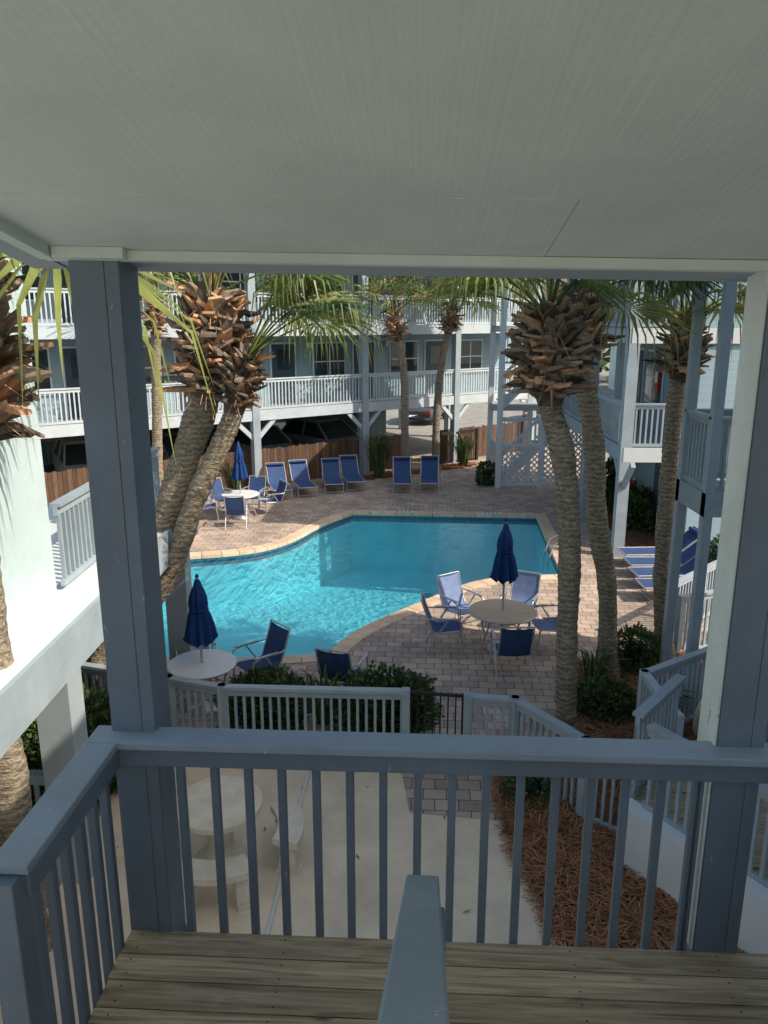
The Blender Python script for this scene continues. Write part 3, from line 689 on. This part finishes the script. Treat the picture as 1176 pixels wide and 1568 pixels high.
def shrub(name,c,r,n=1500,ls=.045,seed=1,core=.8,mats=None):
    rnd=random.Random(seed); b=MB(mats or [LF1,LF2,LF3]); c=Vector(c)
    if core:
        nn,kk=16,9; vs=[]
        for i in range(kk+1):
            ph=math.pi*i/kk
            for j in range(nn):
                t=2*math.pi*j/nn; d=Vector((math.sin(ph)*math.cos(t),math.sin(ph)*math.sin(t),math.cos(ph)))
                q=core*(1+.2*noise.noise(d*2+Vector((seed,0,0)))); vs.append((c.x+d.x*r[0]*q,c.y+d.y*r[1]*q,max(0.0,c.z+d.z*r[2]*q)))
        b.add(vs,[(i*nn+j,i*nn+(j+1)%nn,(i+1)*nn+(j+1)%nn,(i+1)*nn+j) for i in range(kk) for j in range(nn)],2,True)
    for i in range(n):
        d=Vector((rnd.gauss(0,1),rnd.gauss(0,1),rnd.gauss(0,1))).normalized()
        q=(1+.28*noise.noise(d*2.3+Vector((seed,0,0)))+.1*noise.noise(d*7))*rnd.uniform(.78,1.04)
        p=Vector((c.x+d.x*r[0]*q,c.y+d.y*r[1]*q,c.z+d.z*r[2]*q))
        if p.z<.02: p.z=rnd.uniform(.02,.2)
        a=(d+Vector((rnd.uniform(-1,1),rnd.uniform(-1,1),rnd.uniform(-.6,1)))).normalized(); s_=a.orthogonal().normalized()
        s_=(Matrix.Rotation(rnd.uniform(0,6.28),3,a)@s_); l=ls*rnd.uniform(.7,1.4)
        b.add([p-s_*0,p+a*l*.5+s_*l*.28,p+a*l,p+a*l*.5-s_*l*.28],[(0,1,2,3)],0 if rnd.random()<.65 else 1)
    return b.obj(name)
shrub('green_shrub',(-1.65,9.75,.45),(.62,.4,.45),3500,.075,1)
shrub('green_shrub',(.0,9.65,.45),(.72,.42,.46),4000,.075,2)
shrub('green_shrub',(-3.75,8.5,.5),(.75,.8,.6),5000,.08,3)
shrub('green_shrub',(-4.6,7.4,.4),(.6,.7,.5),3000,.08,4)
shrub('green_shrub',(3.2,10.2,.22),(.45,.32,.28),1400,.08,5,.5)
shrub('green_shrub',(4.15,11.75,.3),(.42,.35,.36),1600,.08,6,.5)
shrub('green_shrub',(7.0,20.6,.5),(.4,.7,.6),1800,.13,7,.5)
shrub('green_shrub',(7.0,23.2,.6),(.4,.8,.8),1800,.13,8,.5)
shrub('green_shrub',(7.3,15.6,.5),(.5,.5,.6),1600,.1,9,.6)
shrub('green_shrub',(3.6,26.4,.35),(.35,.35,.45),900,.11,10,.5)
shrub('green_shrub',(1.75,8.2,.2),(.28,.35,.25),900,.06,11,.5)
def spiky(name,c,n,h,seed):
    rnd=random.Random(seed); b=MB([LF1,LF2])
    for i in range(n):
        t=rnd.uniform(0,6.28);d=Vector((math.cos(t),math.sin(t),0));l=h*rnd.uniform(.6,1.1);sp=rnd.uniform(.1,.7)
        p=Vector(c)+d*rnd.uniform(0,.15);s_=Vector((-d.y,d.x,0))*.015
        q=p+d*l*sp*.4+Vector((0,0,l*.7));e=p+d*l*sp+Vector((0,0,l*(.95-sp*.4)))
        b.add([p-s_,p+s_,q+s_*1.2,q-s_*1.2,e],[(0,1,2,3),(3,2,4)],i%2)
    b.obj(name)
spiky('spiky_grass_plant',(-.2,27.6,0),160,2.0,1); spiky('spiky_grass_plant',(3.1,29.8,0),120,1.6,2)
spiky('spiky_grass_plant',(-.85,10.0,0),70,.9,3); spiky('spiky_grass_plant',(3.9,10.0,0),80,.8,4); spiky('spiky_grass_plant',(6.8,22,0),90,1.2,5); spiky('spiky_grass_plant',(3.3,11.1,0),60,.7,6)
spiky('spiky_grass_plant',(-5.0,25.4,0),90,1.3,7)
big=[mat('distant_leaf',(.04,.07,.03),.7,.5,.4,5,0,island=.4),mat('distant_leaf_light',(.08,.12,.045),.7,.5,.4,5,0,island=.4),LF3]
b=MB(big); rnd=random.Random(5)
for i in range(6000):
    a=rnd.uniform(-1.0,1.0); R_=rnd.uniform(72,84); x=R_*math.sin(a);y=R_*math.cos(a)
    hh=6+3*noise.noise(Vector((a*9,0,0)))+2*noise.noise(Vector((a*30,3,0)))
    z=rnd.uniform(0,1)**.7*hh; p=Vector((x,y,z)); l=rnd.uniform(.6,1.3)
    d=Vector((rnd.gauss(0,1),rnd.gauss(0,1),rnd.gauss(0,1))).normalized();s_=d.orthogonal().normalized()
    b.add([p-s_*l*.5,p+d*l*.6,p+s_*l*.5,p-d*l*.6],[(0,1,2,3)],rnd.choice([0,0,1]))
b.obj('distant_treeline')
for hx,hy,wd in ((-22,60,14),(4,62,16),(26,58,14)):
    b=MB([M_stucco,M_soffit,M_glass,M_white])
    b.box(hx-wd/2,hx+wd/2,hy,hy+8,-.02,5.5,0); b.hexa([(hx-wd/2-.5,hy-.5,5.5),(hx+wd/2+.5,hy-.5,5.5),(hx+wd/2+.5,hy+8.5,5.5),(hx-wd/2-.5,hy+8.5,5.5)],[(hx-wd/2+2,hy+3.5,7.5),(hx+wd/2-2,hy+3.5,7.5),(hx+wd/2-2,hy+4.5,7.5),(hx-wd/2+2,hy+4.5,7.5)],1)
    for k in range(4):
        for z in (.9,3.4): b.box(hx-wd/2+1+k*3.2,hx-wd/2+2.4+k*3.2,hy-.04,hy-.005,z,z+1.3,2)
    b.obj('distant_house')

# ---------------------------------------------------------------- furniture
def umbrella_table(x,y,top,r,tip,skirt,seed=0):
    b=MB([top,M_metal]); b.M=frame(x,y)
    b.lathe([(r*.97,.695),(r,.705),(r,.725),(r*.97,.735)],(0,0,0),0,40)
    b.lathe([(r*1.0,.700),(r*1.015,.705),(r*1.015,.722),(r*1.0,.728)],(0,0,0),1,40)
    for k in range(4):
        t=k*math.pi/2+.5; c,s_=math.cos(t),math.sin(t)
        b.tube([(c*r*.8,s_*r*.8,.70),(c*r*.62,s_*r*.62,.35),(c*r*.85,s_*r*.85,0.01)],.016,1,6)
    b.lathe([(.25,0.015),(.25,.05),(.06,.09),(.03,.3)],(0,0,0),1,20)
    b.tube([(c_*r*.62,s_*r*.62,.35) for c_,s_ in [(math.cos(a*math.pi/8),math.sin(a*math.pi/8)) for a in range(17)]],.01,1,5)
    b.obj('round_patio_table')
    u=MB([M_navy,M_metal]); u.M=frame(x,y,0,seed)
    u.tube([(0,0,.05),(0,0,tip+.02)],.019,1,10)
    L=tip-skirt
    prof=[(.235,skirt-.02),(.22,skirt+.08*L),(.195,skirt+.25*L),(.165,skirt+.40*L),(.13,skirt+.50*L),(.145,skirt+.58*L),(.135,skirt+.7*L),(.09,skirt+.84*L),(.075,skirt+.86*L),(.05,skirt+.95*L),(.015,tip)]
    nn=64;vs=[]
    for i,(rr,z) in enumerate(prof):
        for j in range(nn):
            t=2*math.pi*j/nn; fo=1+.28*math.cos(8*t+.15*i)*(1-i/11)+.05*math.sin(3*t+i); zz=z+(.05*math.cos(8*t) if i==0 else 0)
            vs.append((rr*fo*math.cos(t)*.85,rr*fo*math.sin(t)*.85,zz))
    u.add(vs,[(i*nn+j,i*nn+(j+1)%nn,(i+1)*nn+(j+1)%nn,(i+1)*nn+j) for i in range(len(prof)-1) for j in range(nn)],0,True)
    u.tube([(.125*math.cos(a*math.pi/8),.125*math.sin(a*math.pi/8),skirt+.50*L) for a in range(17)],.018,0,5)
    u.lathe([(.012,tip),(.03,tip+.02),(.02,tip+.05),(.004,tip+.065)],(0,0,0),0,10)
    u.obj('closed_patio_umbrella')
umbrella_table(-2.66,10.4,M_tablewhite,.50,2.04,1.10,.3)
umbrella_table(2.05,12.5,M_tabletop,.58,2.30,1.32,.1)
umbrella_table(-4.14,21.7,M_tablewhite,.55,2.2,1.2,.5)
def sheetstrip(b,pts,hw,m,sag=.02):
    n=len(pts);cols=5;vs=[]
    for p in pts:
        for k in range(cols):
            t=k/(cols-1)*2-1; vs.append((t*hw,p[0],p[1]-sag*(1-t*t)))
    for off in (0,-.006):
        b.add([(v[0],v[1],v[2]+off) for v in vs],[(i*cols+k,i*cols+k+1,(i+1)*cols+k+1,(i+1)*cols+k) for i in range(n-1) for k in range(cols-1)],m,True)
def chair(x,y,rot,sl=M_sling):
    b=MB([sl,M_metal]); b.M=frame(x,y,0,rot)
    prof=[(-.26,.42),(-.22,.435),(-.05,.415),(.15,.39),(.22,.42),(.30,.62),(.38,.85),(.41,.95)]
    sheetstrip(b,prof,.245,0)
    for s_ in (-1,1):
        X=s_*.26
        b.tube([(X,p,q) for p,q in [(.42,.97)]+prof[::-1]],.013,1,6)
        b.tube([(X*1.06,-.26,.42),(X*1.1,-.30,.2),(X*1.1,-.31,.01)],.014,1,6)
        b.tube([(X*1.1,-.28,.30),(X*1.15,-.27,.62),(X*1.15,-.1,.66),(X*1.15,.2,.65),(X*1.06,.31,.66)],.014,1,6)
        b.tube([(X*1.1,-.05,.655),(X*1.1,.15,.35),(X*1.1,.34,.01)],.014,1,6)
        b.beam((X*1.15,-.24,.672),(X*1.15,.18,.667),.045,.018,1)
    b.tube([(-.26,.42,.97),(.26,.42,.97)],.013,1,6); b.tube([(-.28,.27,.12),(.28,.27,.12)],.011,1,6); b.tube([(-.28,-.29,.25),(.28,-.29,.25)],.011,1,6)
    b.obj('sling_patio_chair')
def lounger(x,y,rot,back=42,sl=M_sling):
    b=MB([sl,M_metal]); b.M=frame(x,y,0,rot)
    a=rad(back); prof=[(0,.36),(.3,.35),(.7,.345),(1.1,.35),(1.2,.36)]+[(1.2+math.cos(a)*t,.36+math.sin(a)*t) for t in (.15,.4,.65,.78)]
    sheetstrip(b,prof,.29,0,.015)
    for s_ in (-1,1):
        X=s_*.30
        b.tube([(X,0,.35),(X,1.95,.35)],.018,1,6); b.tube([(X,1.2,.36),(X,prof[-1][0],prof[-1][1]+.01)],.016,1,6)
        for yy in (.25,1.5): b.tube([(X,yy,.34),(X*1.05,yy-.08,.01)],.016,1,6)
        b.tube([(X,1.6,.36),(X,1.2+math.cos(a)*.5,.36+math.sin(a)*.5)],.01,1,5)
    for yy in (0,1.95): b.tube([(-.3,yy,.35),(.3,yy,.35)],.016,1,6)
    b.tube([(-.3,prof[-1][0],prof[-1][1]+.01),(.3,prof[-1][0],prof[-1][1]+.01)],.016,1,6)
    for yy in (.17,1.42): b.tube([(-.31,yy,.06),(.31,yy,.06)],.012,1,5)
    b.tube([(-.27,prof[-1][0]-.1,prof[-1][1]-.02),(.27,prof[-1][0]-.1,prof[-1][1]-.02)],.045,0,8)
    b.obj('pool_lounge_chair')
for x,y,r,bk in ((-3.2,23.9,.28,46),(-2.42,24.3,.32,50),(-1.62,24.8,.15,44),(-.9,25.2,.22,50),(.62,24.9,.0,48),(1.5,24.95,-.06,52)): lounger(x,y,r,bk)
for i,yy in enumerate((15.0,15.75,16.5,17.25)): lounger(5.25+.1*i,yy,-math.pi/2+.05*(i%2),38)
TX,TY=2.05,12.5
for (cx,cy,sl) in ((-.98,.05,M_sling),(-.62,.92,M_slingl),(.48,1.0,M_slingl),(.85,.12,M_slingl),(.02,-.92,M_sling)):
    chair(TX+cx,TY+cy,math.atan2(cy,cx)-math.pi/2,sl)
TX,TY=-2.66,10.4
for (cx,cy,sl) in ((.72,.62,M_sling),(-.35,.95,M_slingl),(-.95,.0,M_sling)): chair(TX+cx,TY+cy,math.atan2(cy,cx)-math.pi/2,sl)
chair(-.62,10.7,math.pi*.9,M_sling)
TX,TY=-4.14,21.7
for (cx,cy,sl) in ((.8,.5,M_sling),(-.7,.7,M_sling),(-.95,-.2,M_sling),(.05,-.95,M_sling),(.2,1.0,M_sling)): chair(TX+cx,TY+cy,math.atan2(cy,cx)-math.pi/2,sl)
b=MB([M_castconc,M_dark]); b.M=frame(-1.72,7.04)
b.lathe([(.30,0),(.30,.06),(.17,.10),(.13,.30),(.15,.50),(.24,.62),(.26,.66)],(0,0,0),0,28)
b.lathe([(.42,.66),(.455,.68),(.46,.74),(.445,.755)],(0,0,0),0,48); b.lathe([(.022,.7555),(.018,.757)],(0,0,0),1,12)
b.obj('round_concrete_table',.004)
def cbench(x,y,rot):
    b=MB([M_castconc]); b.M=frame(x,y,0,rot)
    n=14
    ang=[rad(-90-28+56*i/n) for i in range(n+1)]
    ri,ro=.60,.88
    poly=[(ri*math.cos(a),ri*math.sin(a)) for a in ang]+[(ro*math.cos(a),ro*math.sin(a)) for a in ang[::-1]]
    b.hexa([(p[0],p[1],.36) for p in poly],[(p[0],p[1],.44) for p in poly],0)
    for a in (rad(-90-20),rad(-90+20)):
        c,s_=math.cos(a),math.sin(a); t=Vector((-s_,c,0)); r_=Vector((c,s_,0)); m_=r_*.74
        for (z0,z1,h0,h1) in ((0,.06,.13,.13),(.06,.30,.10,.07),(.30,.36,.08,.12)):
            q=lambda h,z:[m_+r_*h+t*.06+Vector((0,0,z)),m_-r_*h+t*.06+Vector((0,0,z)),m_-r_*h-t*.06+Vector((0,0,z)),m_+r_*h-t*.06+Vector((0,0,z))]
            b.hexa(q(h0,z0),q(h1,z1),0)
    b.obj('curved_concrete_bench',.006)
cbench(-1.72,7.14,.08); cbench(-1.72,7.04,1.75)
b=MB([M_white]); b.tube([(-.95,8.85,.03),(-1.02,7.5,.03),(-1.09,6.08,.03),(-1.2,4,.03)],.018,0,8); b.obj('white_drain_pipe')
b=MB([M_red,M_white]); b.box(7.17,7.235,20.4,20.65,3.75,4.35,0); b.box(7.16,7.168,20.43,20.62,4.0,4.3,1); b.obj('fire_extinguisher_cabinet')
b=MB([M_red,M_white]); b.tube([(7.15,21.6,.7),(7.15,21.6,1.15)],.08,0,12); b.tube([(7.15,21.6,1.15),(7.15,21.6,1.22)],.03,1,8); b.obj('fire_extinguisher')
b=MB([M_beige]); b.M=frame(4.15,8.9,0,.6)
b.tube([(.0+.3*math.cos(a*math.pi/12),0,.72+.3*math.sin(a*math.pi/12)) for a in range(25)],.035,0,8)
b.lathe([(.26,.40),(.28,.42),(.28,.45),(.26,.46)],(0,-.2,0),0,20)
for k in range(-3,4): b.beam((k*.07,0,.48),(k*.07,0,.72+math.sqrt(max(0,.09-(k*.07)**2))),.03,.015,0,up=(0,1,0))
for sx in (-.2,.2):
    for sy in (-.38,-.02): b.tube([(sx,sy,.42),(sx*1.15,sy,.0)],.02,0,6)
b.obj('round_back_plastic_chair')
